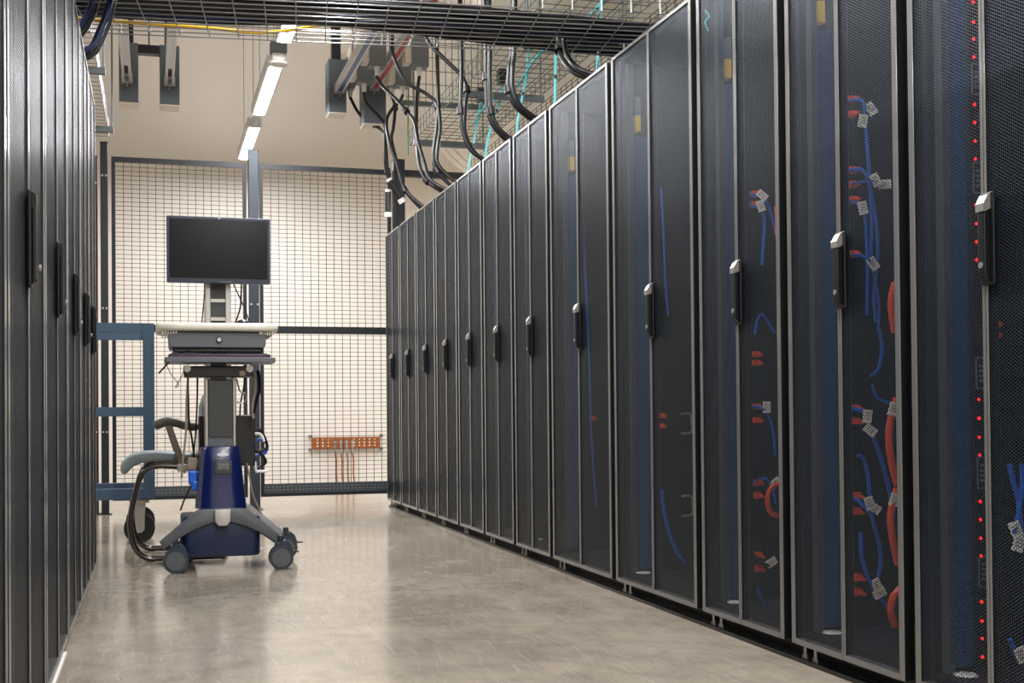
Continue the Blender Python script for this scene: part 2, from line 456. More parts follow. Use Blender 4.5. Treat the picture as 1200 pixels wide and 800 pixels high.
cord(10, [(1.94,1.338,.06),(1.95,1.31),(1.962,1.24),(1.965,1.12),(1.96,1.0)], 'bluecord', .0045, f'blue cord hanging behind the upper handle level {c10}', tags=[(1.947,1.306,-.2)])
cord(10, [(1.94,1.18,.06),(1.96,1.165),(1.985,1.12),(2.0,1.03),(1.998,.96)], 'bluecord', .0045, f'blue cord with slanting tag beside the handle {c10}', tags=[(1.978,1.147,-.6)])
cord(10, [(1.94,.733,.06),(1.955,.72),(1.965,.68),(1.994,.606),(2.021,.52),(2.037,.433),(2.03,.36)], 'bluecord', .0065, f'thick blue cord with white tag below the handle {c10}', tags=[(1.953,.71,.1),(1.962,.67,-.9)])
cord(10, [(1.925,.6),(1.945,.585),(1.958,.54),(1.962,.49),(1.966,.436)], 'bluecord', .006, f'short thick blue cord midway between two tags {c10}')
cord(10, [(1.94,.48,.06),(1.958,.44),(1.978,.387),(1.992,.337),(1.995,.288),(1.98,.225),(1.975,.19)], 'bluecord', .006, f'thick blue looping cord with grey-white tag {c10}', tags=[(1.957,.462,-.3),(1.972,.448,-1.0)])
cord(10, [(1.932,.38),(1.932,.34),(1.936,.3),(1.961,.235),(2.002,.178),(2.03,.165)], 'bluecord', .006, f'lowest thick blue cord, sweeping to the right {c10}', tags=[(1.977,.228,-.5),(1.985,.205,1.1)])
cord(10, [(2.0,.96),(2.008,.92),(2.006,.88),(1.995,.845),(1.97,.826)], 'bluecord', .0055, f'blue arc of cord just under handle level {c10}')
cord(10, [(1.975,.80),(1.99,.765),(2.02,.75),(2.05,.75)], 'bluecord', .0045, f'thin blue cord running level to the right {c10}')
for j, pp in enumerate(([(1.975,1.08),(1.963,1.04),(1.962,1.0),(1.972,.941)], [(1.975,.76),(1.955,.70),(1.948,.65),(1.957,.574),(1.974,.52)], [(1.972,.51),(1.955,.46),(1.95,.42),(1.958,.36),(1.972,.30)], [(1.985,.24),(1.955,.21),(1.947,.17),(1.96,.13)])):
    cord(10, pp, 'orangecord', .0105, f'thick orange cord at the door frame {c10}, {ordinal(j+1)} from the top', dy=.25, tags=([(1.958, pp[0][1]-.03, .3)] if j in (1, 2) else ()), name='orange_cable')
c9 = 'in the third-nearest right cabinet'
cord(9, [(1.94,1.462,.06),(1.955,1.445),(1.975,1.418),(1.99,1.376),(2.01,1.3)], 'bluecord', .0055, f'topmost blue cord with white tag {c9}', tags=[(1.95,1.448,-.9)])
cord(9, [(1.94,1.427,.06),(1.95,1.40),(1.961,1.36),(1.957,1.303),(1.95,1.217)], 'bluecord', .005, f'blue cord with tag hanging under the topmost one {c9}', tags=[(1.944,1.412,-.3)])
cord(9, [(1.922,.985),(1.93,1.03),(1.95,1.05),(1.985,1.003),(1.994,.989)], 'bluecord', .005, f'blue cord arching below the handle {c9}')
cord(9, [(1.94,.744,.06),(1.945,.738),(1.965,.715),(1.984,.661),(1.99,.58)], 'bluecord', .005, f'blue cord with tag at mid height {c9}', tags=[(1.957,.741,0)])
cord(9, [(1.94,.487,.06),(1.95,.505),(1.978,.47),(1.99,.418)], 'bluecord', .004, f'blue cord with tag beside the orange loop {c9}', tags=[(1.985,.489,.8)])
cord(9, [(1.94,.24,.06),(1.95,.22),(1.975,.2),(1.99,.15)], 'cable', .005, f'black cord with slanting white tag {c9}', tags=[(1.968,.225,1.0)])
cord(9, [(1.92,.14),(1.935,.10),(1.955,.072),(1.985,.06)], 'bluecord', .006, f'blue cord curving low near the cabinet floor {c9}')
cord(9, [(1.965,.49),(1.935,.475),(1.922,.44),(1.932,.397),(1.96,.385)], 'orangecord', .008, f'open orange loop of cord {c9}', dy=.2, name='orange_cable')
cord(9, [(1.965,1.40),(1.97,1.36),(1.968,1.31)], 'orangecord', .007, f'short orange cord by the door frame {c9}', dy=.2, name='orange_cable')
c8 = 'in the nearer wide cabinet'
cord(8, [(1.925,.42),(1.935,.34),(1.955,.26),(1.985,.18),(2.02,.13)], 'bluecord', .0075, f'thick blue cord sweeping down {c8}')
cord(8, [(1.939,1.62),(1.945,1.484),(1.953,1.246),(1.963,1.111)], 'bluecord', .0045, f'long straight blue cord {c8}')
cord(7, [(1.90,1.6),(1.91,1.3),(1.92,1.0),(1.93,.6),(1.95,.3)], 'bluecord', .0045, 'long faint blue cord in the farther wide cabinet')
for i, z in enumerate((.72, .40)):
    bm = nb(); tube(bm, [(1.96,4.33,z),(2.0,4.33,z),(2.005,4.33,z-.03),(2.005,4.33,z-.07),(1.96,4.33,z-.075)], .005, 8, 3)
    tag(obj('pull_handle', bm, 'silver', loc=(1.98,4.33,z), smooth=True), f'silver pull handle inside the nearer wide cabinet, {["upper","lower"][i]} one', 'handle', 'pull handles in the wide cabinet')
c11 = 'in the nearest right cabinet'
cord(11, [(1.885,.60),(1.895,.558),(1.905,.528),(1.911,.489),(1.917,.41)], 'bluecord', .006, f'left of two crossing blue cords {c11}', dy=.22, tags=[(1.893,.45,-.4),(1.901,.418,.3)])
cord(11, [(1.915,.60),(1.914,.54),(1.9,.47),(1.888,.441)], 'bluecord', .006, f'right of two crossing blue cords {c11}', dy=.225)
cord(11, [(1.878,.2),(1.89,.175),(1.905,.15),(1.94,.14)], 'bluecord', .006, f'lowest blue cord with white tag {c11}', dy=.22, tags=[(1.903,.163,-.4)])
cord(11, [(1.94,1.10,.05),(1.935,1.071),(1.945,1.04)], 'cable', .004, f'black cord with white tag above the red lights {c11}', dy=.09, tags=[(1.935,1.071,0)])
for (k, x, dz, nm) in ((9, 1.809, 2.05, 'third-nearest'),):
    yf = ends_right[k][0]
    bm = nb(); tube(bm, [(1.80,yf-.03,2.09),(1.815,yf-.03,2.07),(1.80,yf-.03,2.05),(1.812,yf-.03,2.02)], .003, 6, 5)
    tag(obj('wire_twist', bm, 'teal', loc=(1.8,yf-.03,2.05)), 'small aqua wire twist at the top of the third-nearest right cabinet', 'wire')

# ------------------------------------------------------------------ mesh fence at the end of the aisle
YF = 9.70
def fence_panel(x0, x1, label):
    t = thing('mesh_fence_panel', label, 'fence panel', ((x0+x1)/2, YF, .096), 'mesh fence panels')
    bm = nb()
    for a, b in ((x0, x0+.028), (x1-.028, x1)): box(bm, a, b, YF-.015, YF+.015, .096, 2.715)
    box(bm, x0+.028, x1-.028, YF-.015, YF+.015, 2.675, 2.715)
    f = obj('frame', bm, 'fence', t)
    bm = nb()
    n = int((x1-x0)/.03)
    for i in range(1, n):
        x = x0+i*.03
        for z in (.148, .172): box(bm, x-.006, x+.006, YF-.0165, YF-.015, z-.0015, z+.0015)
    br = obj('bottom_rail', B(x0+.028, x1-.028, YF-.015, YF+.015, .122, .196), 'rail_grey', t)
    obj('rail_slots', bm, 'silver', br)
    obj('rail_lip', B(x0+.028, x1-.028, YF-.019, YF-.005, .096, .122), 'fence', br)
    obj('middle_rail', B(x0+.028, x1-.028, YF-.014, YF+.014, 1.379, 1.437), 'fence', t)
    bm = nb(); r = .0021
    nv = int(round((x1-x0-.056)/.0605)); nh = int(round((2.675-.196)/.0337))
    for i in range(1, nv):
        x = x0+.028+i*(x1-x0-.056)/nv; box(bm, x-r, x+r, YF-r, YF+r, .196, 2.675)
    for i in range(1, nh):
        z = .196+i*(2.675-.196)/nh; box(bm, x0+.028, x1-.028, YF-r*2.6, YF-r, z-r*.85, z+r*.85)
    obj('wire_mesh', bm, 'wire', t)
fence_panel(-.305, .70, 'black framed wire mesh fence panel behind the monitor, left of the middle post')
fence_panel(.80, 1.85, 'black framed wire mesh fence panel right of the middle post, meeting the cabinet row')
def fence_post(x0, x1, y0, y1, ztop, label, m='fence', bolts=()):
    t = thing('fence_post', label, 'fence post', ((x0+x1)/2, (y0+y1)/2, 0), 'fence posts')
    bm = nb()
    box(bm, x0, x1, y0, y1, .006, ztop, bev=.004); box(bm, x0-.02, x1+.02, y0-.02, y1+.02, 0, .006)
    obj('shaft', bm, m, t)
    bm = nb(); xc = (x0+x1)/2
    box(bm, x0-.002, x1+.002, y0-.002, y1+.002, ztop, ztop+.006)
    obj('cap', bm, 'black', t)
    for z in bolts:
        for x in (x0+.015, x1-.012):
            obj('bolt', K((x, y0, z), (x, y0-.01, z), .008, n=8), 'silver', t)
fence_post(.713, .79, 9.62, 9.69, 2.805, 'tall slate-grey fence post between the two mesh panels', 'post', (.55, 1.25, 1.6))
fence_post(-.382, -.328, 9.60, 9.66, 2.80, 'tall narrow black fence post at the left end of the fence', 'fence', (2.55, 1.55, .62))
fence_post(-.56, -.405, 9.64, 9.73, 2.70, 'broad black fence post half hidden by the left cabinet row', 'fence', (2.5, 1.5, .62))
fence_post(1.862, 1.955, 9.63, 9.72, 2.79, 'black fence post rising behind the far right cabinet', 'fence')
tag(obj('fence_crossbar', B(1.96, 2.75, 9.65, 9.70, 2.66, 2.715), 'fence', loc=(2.3,9.67,2.68)), 'black horizontal bar running right from the fence above the cabinets', 'crossbar')

# ------------------------------------------------------------------ copper earthing bar on the far wall
t = thing('grounding_busbar', 'copper grounding bar with four cables on the wall behind the fence', 'grounding bar', (1.93, 12.72, .39))
bm = nb(); box(bm, 1.572, 2.288, 12.685, 12.693, .380, .503, bev=.001, seg=1); obj('bar', bm, 'copper_bar', t)
bm = nb()
for i in range(12):
    x = 1.628+i*.0545
    if 3 <= i <= 6: continue
    for z in (.415, .445, .475): cyl(bm, (x, 12.685, z), (x, 12.683, z), .009, n=10)
obj('bolt_holes', bm, 'feedbase', t)
for x in (1.557, 2.303):
    for z in (.375, .515):
        obj('standoff', K((x, 12.68, z), (x, 12.75, z), .016, n=12), 'tapbox', t)
for i in range(4):
    x = 1.81+i*.060
    bm = nb(); box(bm, x-.013, x+.013, 12.672, 12.684, .40, .475, bev=.003); cyl(bm, (x, 12.67, .33), (x, 12.675, .41), .011, n=10)
    l = obj('cable_lug', bm, 'silver', t)
    obj('earth_cable', T([(x,12.672,.34),(x+.01,12.665,.25),(x+.008,12.665,.14),(x+.018,12.665,.0)], .008, 8), 'copper', t, smooth=True)

# ------------------------------------------------------------------ round duct over the right side
bm = nb(); cyl(bm, (3.33, 4.2, 3.78), (3.33, 11.6, 3.78), .76, n=64)
for yy in (11.45, 11.25, 9.6, 8.0, 6.4): 
    cyl(bm, (3.33, yy, 3.78), (3.33, yy+.03, 3.78), .772, n=64)
tag(obj('round_air_duct', bm, 'duct', loc=(3.33, 8, 3.78), smooth=True), 'large cream round air duct running above the right cabinets', 'duct')

# ------------------------------------------------------------------ linear lamps over the aisle
lamp0 = None
def lamp(x, y0, y1, label, group='aisle lamps', up=22):
    t = thing('linear_lamp', label, 'lamp', (x, (y0+y1)/2, 3.2), group)
    bm = nb(); box(bm, x-.06, x+.06, y0, y1, 3.247, 3.29, bev=.006); box(bm, x-.06, x-.046, y0, y1, 3.203, 3.247); box(bm, x+.046, x+.06, y0, y1, 3.203, 3.247); box(bm, x-.06, x+.06, y0-.006, y0, 3.203, 3.29); box(bm, x-.06, x+.06, y1, y1+.006, 3.203, 3.29)
    obj('housing', bm, 'lamp_body', t)
    bm = nb(); prism(bm, [(x-.045,3.246),(x-.045,3.206),(x-.02,3.2),(x+.02,3.2),(x+.045,3.206),(x+.045,3.246)], 'y', y0+.001, y1-.001)
    obj('diffuser', bm, 'tube', t)
    for zz, flip, rad in ((3.1985, 0, 104), (3.298, PI, up)):  # the upward light is added to lift the upper wall
        ld = D.lights.new('lamp_light', 'AREA'); ld.shape = 'RECTANGLE'; ld.size = .088; ld.size_y = y1-y0-.01
        ld.energy = rad*PI*ld.size*ld.size_y; ld.color = (.985,.985,1)
        lo = D.objects.new('lamp_light', ld); C.objects.link(lo); lo.parent = t; lo.location = (0, 0, zz-3.2); lo.rotation_euler = (flip, 0, 0)
    obj('added_uplight', B(x-.04, x+.04, y0+.05, y1-.05, 3.2905, 3.296), 'added_up_glow', t)
    for yy in (y0+.1, y1-.1): obj('hanger_wire', K((x, yy, 3.29), (x, yy, 6.0), .0025, n=6), 'fence', t)
    return t
l1 = lamp(.836, 10.57, 11.9, 'farthest lit linear lamp, ending above the mesh fence')
lamp(.836, 8.71, 10.11, 'middle lit linear lamp of the aisle, just beyond the grey junction box')
lamp(.836, 6.84, 8.10, 'lit linear lamp seen through the overhead wire tray')
for i, y0 in enumerate((4.97, 3.10, 1.23, -.64, -2.51)):
    lamp(.836, y0, y0+1.3, f'lit linear lamp above the aisle out of view, {ordinal(i+1)} towards the camera')
for xx, nm in ((-3.3, 'left'), (4.5, 'right')):  # unseen lamps added on both sides to brighten the far wall
    for i in range(5 if xx < 0 else 7):
        y0 = -1.9+i*2.0
        lamp(xx, y0, y0+1.35, f'added unseen linear lamp brightening the far wall from the {nm}, {ordinal(i+1)} from the camera', 'added unseen fill lamps', 22 if xx < 0 else 90)  # right row gets a stronger added upward light to brighten the duct
t = thing('junction_box', 'small grey junction box with a white sensor hanging between two lamps', 'junction box', (.83, 8.4, 3.2))
obj('box', B(.775, .885, 8.36, 8.46, 3.215, 3.295, bev=.004), 'strut', t)
obj('collar', B(.785, .875, 8.37, 8.45, 3.165, 3.215, bev=.008), 'white', t)
bm = nb(); lathe(bm, [(.03,3.135),(.065,3.145),(.068,3.16),(.05,3.17)], .83, 8.43, 24); obj('sensor_dome', bm, 'white', t, smooth=True)
obj('conduit', K((.83, 8.41, 3.295), (.83, 8.41, 6.0), .006, n=8), 'strut', t)
# spiral lead between the two farthest lamps
bm = nb(); pts = []
for i in range(60):
    a = i*.9; pts.append((.836+.014*math.cos(a), 10.13+.42*i/59, 3.22+.014*math.sin(a)))
tube(bm, pts, .004, 6, 2)
tag(obj('spiral_lead', bm, 'white', loc=(.836,10.3,3.22)), 'coiled white lead joining the two farthest lamps', 'lead')

# ------------------------------------------------------------------ busway rails with end feed boxes
def busway(x, z, y0, y1, stripe, label):
    t = thing('busway_rail', label, 'busway rail', (x, y1, z), 'power busway rails')
    bm = nb()
    s = -1 if x < 1 else 1
    box(bm, x-.032, x-.014, y0, y1, z-.035, z+.035, bev=.003); box(bm, x+.014, x+.032, y0, y1, z-.035, z+.035, bev=.003)
    box(bm, x-.014, x+.014, y0, y1, z+.0, z+.035)
    obj('rail', bm, 'busrail', t)
    obj('channel_cover', B(x-.0138, x+.0138, y0, y1-(.02 if stripe else .42), z-.033, z-.002), 'busrail', t)
    if stripe: obj('colour_stripe', B(x-.019, x+.015, y0, y1-.03, z-.0365, z-.0352), stripe, t)
    else: obj('inner_strip', B(x-.0135, x+.0135, y0, y1-.1, z-.001, z+.0), 'darkred', t)
    bm = nb(); box(bm, x-.04, x+.04, y1, y1+.05, z-.045, z+.03, bev=.006); cyl(bm, (x, y1+.02, z-.045), (x, y1+.02, z-.07), .006, n=8)
    obj('end_clamp', bm, 'silver', t)
    for yy in (7.2, 8.8): obj('hanger_rod', K((x, yy, z+.035), (x, yy, 6.0), .005, n=8), 'strut', t)
for x, z, st, y1, lab in ((-.183, 3.265, None, 9.44, 'pale busway rail over the left row, leftmost'), (.122, 3.262, None, 9.44, 'pale busway rail left of the lamps, ending at a grey box'),
                      (1.405, 3.295, 'bluestripe', 9.44, 'pale busway rail with a blue stripe'), (1.68, 3.335, 'redstripe', 9.44, 'pale busway rail with a red stripe')):
    busway(x, z, 2.0, y1, st, lab)
for i, (x0, x1, z0, z1) in enumerate(((-.242, -.104, 3.09, 3.54), (.052, .196, 3.09, 3.54), (1.326, 1.464, 3.11, 3.53), (1.60, 1.78, 3.04, 3.50))):
    lab = ['first of two grey feed boxes left of the lamps, leftmost', 'second grey feed box, ending the rail nearest the lamps', 'grey feed box at the end of the blue-striped rail', 'grey feed box at the end of the red-striped rail'][i]
    t = thing('busway_feed_box', lab, 'feed box', ((x0+x1)/2, 9.6, z0), 'feed boxes at the rail ends')
    obj('housing', B(x0, x1, 9.495, 9.70, z0+.001, z1, bev=.003), 'feedbox', t)
    obj('lit_underside', B(x0+.002, x1-.002, 9.497, 9.698, z0-.006, z0), 'feedbase', t)  # pale plate puts the lit underside into the colour
    obj('conduit', B((x0+x1)/2-.035, (x0+x1)/2+.035, 9.55, 9.62, z1, 6.0), 'fence', t)
tag(obj('strut_bridge', B(-.104, .052, 9.52, 9.60, 3.475, 3.54, bev=.002), 'fence', loc=(0,9.56,3.5)), 'dark strut bridging the two feed boxes left of the lamps', 'strut')
tag(obj('hanger_rod', K((-.025, 9.56, 3.54), (-.025, 9.56, 6.0), .005, n=8), 'fence', loc=(-.025,9.56,3.54)), 'thin threaded rod between the two left feed boxes', 'rod')
# tap-off boxes
for i, (x, yy, z, lab) in enumerate(((1.56, 8.67, 3.22, 'nearest grey tap-off box on the blue-striped rail'), (1.555, 9.20, 3.24, 'middle grey tap-off box on the blue-striped rail'), (1.51, 9.60, 3.30, 'small farthest tap-off box on the blue-striped rail'),
                           (1.845, 8.54, 3.20, 'nearest grey tap-off box on the red-striped rail'), (1.83, 9.07, 3.20, 'middle grey tap-off box on the red-striped rail'), (1.80, 9.35, 3.26, 'farthest grey tap-off box on the red-striped rail'))):
    t = thing('tap_off_box', lab, 'tap-off box', (x, yy, z), 'tap-off boxes on the rails')
    wd = .035 if i in (2, 5) else .062
    bm = nb(); box(bm, x-wd, x+wd, yy-.05, yy+.08, z+.03, z+.27, bev=.004)
    obj('housing', bm, 'tapbox', t)
    bm = nb(); box(bm, x-wd-.05, x-wd, yy-.04, yy+.07, z+.05, z+.30, bev=.003); obj('rail_mount', bm, 'feedbase', t)
    bm = nb(); cyl(bm, (x, yy, z+.03), (x, yy, z-.035), .022, .015, n=14); obj('cable_gland', bm, 'white', t)

# ------------------------------------------------------------------ black power whips
W = {
 'a': [(1.51,9.6,3.262),(1.565,9.68,3.2),(1.607,9.628,3.12),(1.694,9.575,3.05),(1.76,9.528,2.98),(1.772,9.483,2.869),(1.776,9.441,2.657),(1.773,9.4,2.45)],
 'b': [(1.555,9.20,3.20),(1.58,9.27,3.15),(1.63,9.296,3.10),(1.702,9.316,3.04),(1.738,9.333,2.99),(1.74,9.35,2.839),(1.748,9.365,2.66),(1.80,9.38,2.54)],
 'c': [(1.56,8.67,3.18),(1.57,8.494,3.06),(1.632,8.364,2.95),(1.686,8.247,2.835),(1.723,8.137,2.734),(1.723,8.033,2.582),(1.742,7.933,2.418),(1.76,7.836,2.285),(1.85,7.742,2.2)],
 'd': [(1.83,9.07,3.165),(1.779,8.95,3.08),(1.696,8.861,2.985),(1.648,8.781,2.881),(1.652,8.706,2.726),(1.7,8.635,2.527),(1.735,8.566,2.349),(1.84,8.5,2.206)],
 'e': [(1.80,9.35,3.225),(1.781,9.131,3.08),(1.735,8.968,2.885),(1.693,8.822,2.766),(1.704,8.686,2.569),(1.739,8.556,2.347),(1.85,8.431,2.2)],
 'f': [(1.845,8.54,3.165),(1.793,8.372,2.993),(1.758,8.248,2.762),(1.739,8.136,2.576),(1.733,8.031,2.409),(1.76,7.932,2.292),(1.85,7.836,2.2)],
 'g': [(1.53,7.9,3.4),(1.527,7.9,3.224),(1.521,7.843,3.093),(1.591,7.801,2.918),(1.725,7.763,2.832),(1.785,7.728,2.749),(1.776,7.694,2.595),(1.745,7.662,2.419),(1.758,7.63,2.302),(1.85,7.6,2.2)],
 'h': [(1.805,7.8,3.4),(1.805,7.8,3.187),(1.796,7.744,2.945),(1.791,7.703,2.743),(1.792,7.666,2.589),(1.766,7.631,2.441),(1.762,7.598,2.334),(1.85,7.536,2.22)],
 'i': [(1.56,7.3,3.3),(1.603,7.2,3.019),(1.69,7.123,2.883),(1.782,7.066,2.771),(1.805,7.015,2.671),(1.781,6.967,2.53),(1.768,6.922,2.391),(1.80,6.878,2.282),(1.87,6.836,2.2)],
 'j': [(1.75,6.95,3.3),(1.746,6.9,2.915),(1.737,6.869,2.704),(1.724,6.846,2.497),(1.733,6.825,2.367),(1.773,6.805,2.26),(1.86,6.787,2.2)],
 'k': [(1.77,6.45,3.3),(1.76,6.4,2.767),(1.75,6.37,2.57),(1.752,6.348,2.377),(1.784,6.328,2.281),(1.86,6.309,2.2)],
 'l': [(1.76,6.35,3.3),(1.752,6.3,2.737),(1.743,6.276,2.544),(1.746,6.259,2.355),(1.78,6.243,2.261),(1.85,6.228,2.2)],
 'm': [(1.80,6.0,3.3),(1.773,5.95,2.634),(1.747,5.912,2.49),(1.733,5.884,2.372),(1.765,5.859,2.28),(1.86,5.835,2.2)],
 'n': [(1.80,5.95,3.3),(1.771,5.9,2.619),(1.749,5.86,2.475),(1.74,5.831,2.358),(1.775,5.805,2.267),(1.86,5.78,2.2)],
 'o': [(1.84,5.40,2.56),(1.823,5.35,2.43),(1.81,5.219,2.322),(1.83,5.122,2.25),(1.90,5.035,2.2)],
 'p': [(1.83,5.30,2.55),(1.818,5.25,2.41),(1.803,5.127,2.307),(1.825,5.035,2.24),(1.90,4.953,2.195)]}
wl = {'a': 'black power cable from the farthest small box, ending in a hanging plug', 'b': 'black power cable hanging beside the fence post with a tilted plug',
 'c': 'black power cable curving from the nearest box of the blue-striped rail', 'd': 'black power cable from the middle box of the red-striped rail',
 'e': 'black power cable from the farthest box of the red-striped rail', 'f': 'straight black power cable from the nearest box of the red-striped rail',
 'g': 'black power cable curving over into the third cable bundle', 'h': 'black power cable dropping straight in the third cable bundle',
 'i': 'black power cable slanting right into the fourth cable bundle', 'j': 'black power cable dropping straight in the fourth cable bundle',
 'k': 'black power cable, farther of the fifth pair on the row', 'l': 'black power cable, nearer of the fifth pair on the row',
 'm': 'black power cable, farther of the sixth pair on the row', 'n': 'black power cable, nearer of the sixth pair on the row',
 'o': 'black power cable, farther of the short pair nearest the camera', 'p': 'black power cable, nearer of the short pair nearest the camera'}
ties = {'a': (3, 6), 'd': (6,), 'c': (3,), 'e': (1,), 'g': (5, 8), 'i': (4,), 'j': (3,), 'k': (2,), 'l': (3,), 'm': (3,), 'o': (1,), 'f': (5,)}
for k, P in W.items():
    o = obj('power_cable', T(P, .0125, 10, 5), 'cable', loc=P[-1], smooth=True)
    tag(o, wl[k], 'cable', 'power cables dropping onto the right row')
    for i in ties.get(k, ()):
        p = Vector(P[i]); d = (Vector(P[min(i+1,len(P)-1)])-Vector(P[i-1])).normalized()
        obj('cable_tie', K(p-d*.02, p+d*.02, .023, n=12), 'black', o)
    if k in 'ab':
        p = Vector(P[-1]); d = Vector((0,0,-1)) if k == 'a' else Vector((.6,0,-1)).normalized()
        pl = obj('plug', K(p-d*.03, p+d*.13, .026, n=16), 'black', o)
        obj('plug_collar', K(p+d*.13, p+d*.165, .029, n=16), 'white', pl)
        obj('plug_collar', K(p-d*.05, p-d*.02, .022, n=16), 'white', pl)

# aqua fibre drops with black blocks
for i, (P, blk) in enumerate((([(2.179,6.955,2.95),(2.162,6.955,2.767),(2.139,6.955,2.652),(2.1,6.955,2.45),(2.09,6.955,2.2)], (2.185,6.955,2.96)),
                   ([(2.113,6.245,2.9),(2.106,6.245,2.561),(2.1,6.245,2.35),(2.1,6.245,2.2)], None),
                   ([(2.215,7.659,2.895),(2.202,7.659,2.809),(2.172,7.659,2.722),(2.1,7.659,2.482),(2.09,7.659,2.2)], (2.215,7.659,2.93)),
                   ([(2.196,8.134,2.911),(2.17,8.134,2.778),(2.138,8.134,2.598),(2.1,8.134,2.43),(2.09,8.134,2.2)], (2.2,8.134,2.93)),
                   ([(2.14,5.606,2.95),(2.125,5.606,2.602),(2.11,5.606,2.45),(2.1,5.606,2.2)], None))):
    lab = ['aqua fibre cable dropping to the right row below the largest black block', 'aqua fibre cable without a block, second nearest the camera', 'aqua fibre cable below the middle black block', 'aqua fibre cable nearest the mesh fence', 'aqua fibre cable nearest the camera, passing the overhead tray'][i]
    o = obj('fibre_cable', T(P, .0075, 8, 5), 'teal', loc=P[-1], smooth=True); tag(o, lab, 'cable', 'aqua fibre drops')
    p = Vector(P[-3] if len(P) > 3 else P[1]); obj('cable_tie', K(p-Vector((0,0,.01)), p+Vector((0,0,.01)), .012, n=10), 'black', o)
    if blk:
        x, yy, z = blk
        bm = nb(); box(bm, x-.032, x+.032, yy-.03, yy+.04, z-.03, z+.07, bev=.005); obj('exit_block', bm, 'black', o)
# aqua fibre running on the basket
tag(obj('fibre_run', T([(2.19,8.3,2.79),(2.14,7.8,2.79),(2.2,7.3,2.79),(2.13,6.6,2.79),(2.18,5.9,2.79),(2.1,5.0,2.79)], .009, 8, 6), 'teal', loc=(2.15,7,2.79), smooth=True), 'aqua fibre cable lying along the wire basket above the right row', 'cable')
tag(obj('ground_wire', T([(1.955,9.5,2.8),(1.955,9.5,3.0),(1.958,9.48,3.3),(1.96,9.45,3.9)], .006, 6, 4), 'greenwire', loc=(1.955,9.5,2.8)), 'thin green wire hanging by the end of the right wire basket', 'wire')

# ------------------------------------------------------------------ wire baskets
def basket(t, pts_fn, L, width, side, sx, sw, r=.0028, m='zinc', name='wire_grid'):
    """pts_fn(u along, v across, w up) -> world point"""
    bm = nb()
    def rod(a, b):
        cyl(bm, a, b, r, n=5, caps=False)
    nw = int(round(width/sw))
    for i in range(nw+1):
        v = i*width/nw; rod(pts_fn(0, v, 0), pts_fn(L, v, 0))
    for w in [side*.5, side]:
        for v in (0, width): rod(pts_fn(0, v, w), pts_fn(L, v, w))
    nc = int(round(L/sx))
    for i in range(nc+1):
        u = i*L/nc
        rod(pts_fn(u, 0, 0), pts_fn(u, width, 0))
        if side:
            for v in (0, width): rod(pts_fn(u, v, 0), pts_fn(u, v, side))
    return obj(name, bm, m, t)
# right basket
t = thing('wire_cable_basket', 'dull wire basket tray running along above the right cabinet row', 'cable basket', (2.15, 6.5, 2.77), 'wire cable baskets')
M_['dullwire'] = mat('dull_grey_wire', (96,100,96), .5, .5)
basket(t, lambda u, v, w: (1.875+v, 9.05-u, 2.78+w), 6.6, .53, .11, .1, .0757, .0027, 'dullwire')
for yy in (8.85, 7.42, 5.99):
    bm = nb(); box(bm, 1.865, 2.42, yy-.02, yy+.02, 2.735, 2.775, bev=.002)
    obj('support_strut', bm, 'strut', t)
    for x in (1.87, 2.40): obj('hanger_rod', K((x, yy, 2.775), (x, yy, 6.0), .005, n=6), 'strut', t)
# left basket
t = thing('wire_cable_basket', 'zinc wire basket tray running along above the left cabinet row', 'cable basket', (-.5, 6.5, 2.77), 'wire cable baskets')
basket(t, lambda u, v, w: (-.80+v, 9.3-u, 2.78+w), 6.6, .49, .11, .1, .07)
for yy in (8.97, 7.46, 5.95):
    bm = nb(); box(bm, -.86, -.265, yy-.02, yy+.02, 2.735, 2.775, bev=.002)
    obj('support_strut', bm, 'strut', t)
    for x in (-.275, -.85): obj('hanger_rod', K((x, yy, 2.775), (x, yy, 6.0), .007, n=6), 'strut', t)
# upright basket at the end of the right tray
t = thing('wire_riser_basket', 'upright wire grid rising by the fence behind the right cables', 'cable basket', (2.2, 9.6, 3.28), 'wire cable baskets')
bm = nb()
for i in range(12):
    x = 1.965+i*.0545; cyl(bm, (x, 9.6, 3.26), (x, 9.6, 4.4), .0028, n=5, caps=False)
for i in range(11):
    z = 3.30+i*.109; cyl(bm, (1.965, 9.6, z), (2.565, 9.6, z), .0028, n=5, caps=False)
obj('wire_grid', bm, 'wire', t)
obj('support_strut', B(1.93, 2.60, 9.58, 9.62, 3.225, 3.265, bev=.002), 'strut', t)
# rear small basket
t = thing('wire_cable_basket', 'narrow wire basket just above the tops of the right cabinets, farther back', 'cable basket', (2.85, 7, 2.95), 'wire cable baskets')
basket(t, lambda u, v, w: (2.66+v, 10.2-u, 2.88+w), 7.4, .2, .055, .11, .066, .0026, 'wire')

# overhead tray crossing the aisle
t = thing('crossing_wire_tray', 'wire basket tray full of black cables crossing overhead above the aisle', 'cable tray', (.9, 5.4, 2.44))
A0 = Vector((-.9, 5.76, 2.44)); A1 = Vector((3.7, 5.212, 2.44)); U = (A1-A0).normalized(); V = Vector((0,0,1)).cross(U)*-1
LT = (A1-A0).length
basket(t, lambda u, v, w: A0+U*u+V*v+Vector((0,0,w)), LT, .6, .10, .128, .06, .0028)
for u in (.35,):
    p = A0+U*u
    bm = nb(); q = p+V*.62
    tube(bm, [p-V*.02-Vector((0,0,.012)), q-Vector((0,0,.012))], .012, 4, 2, False); obj('support_strut', bm, 'strut', t)
    for v in (0, .6):
        pp = p+V*v; obj('hanger_rod', K(pp-Vector((0,0,.01)), (pp.x, pp.y, 6.0), .005, n=6), 'strut', t)

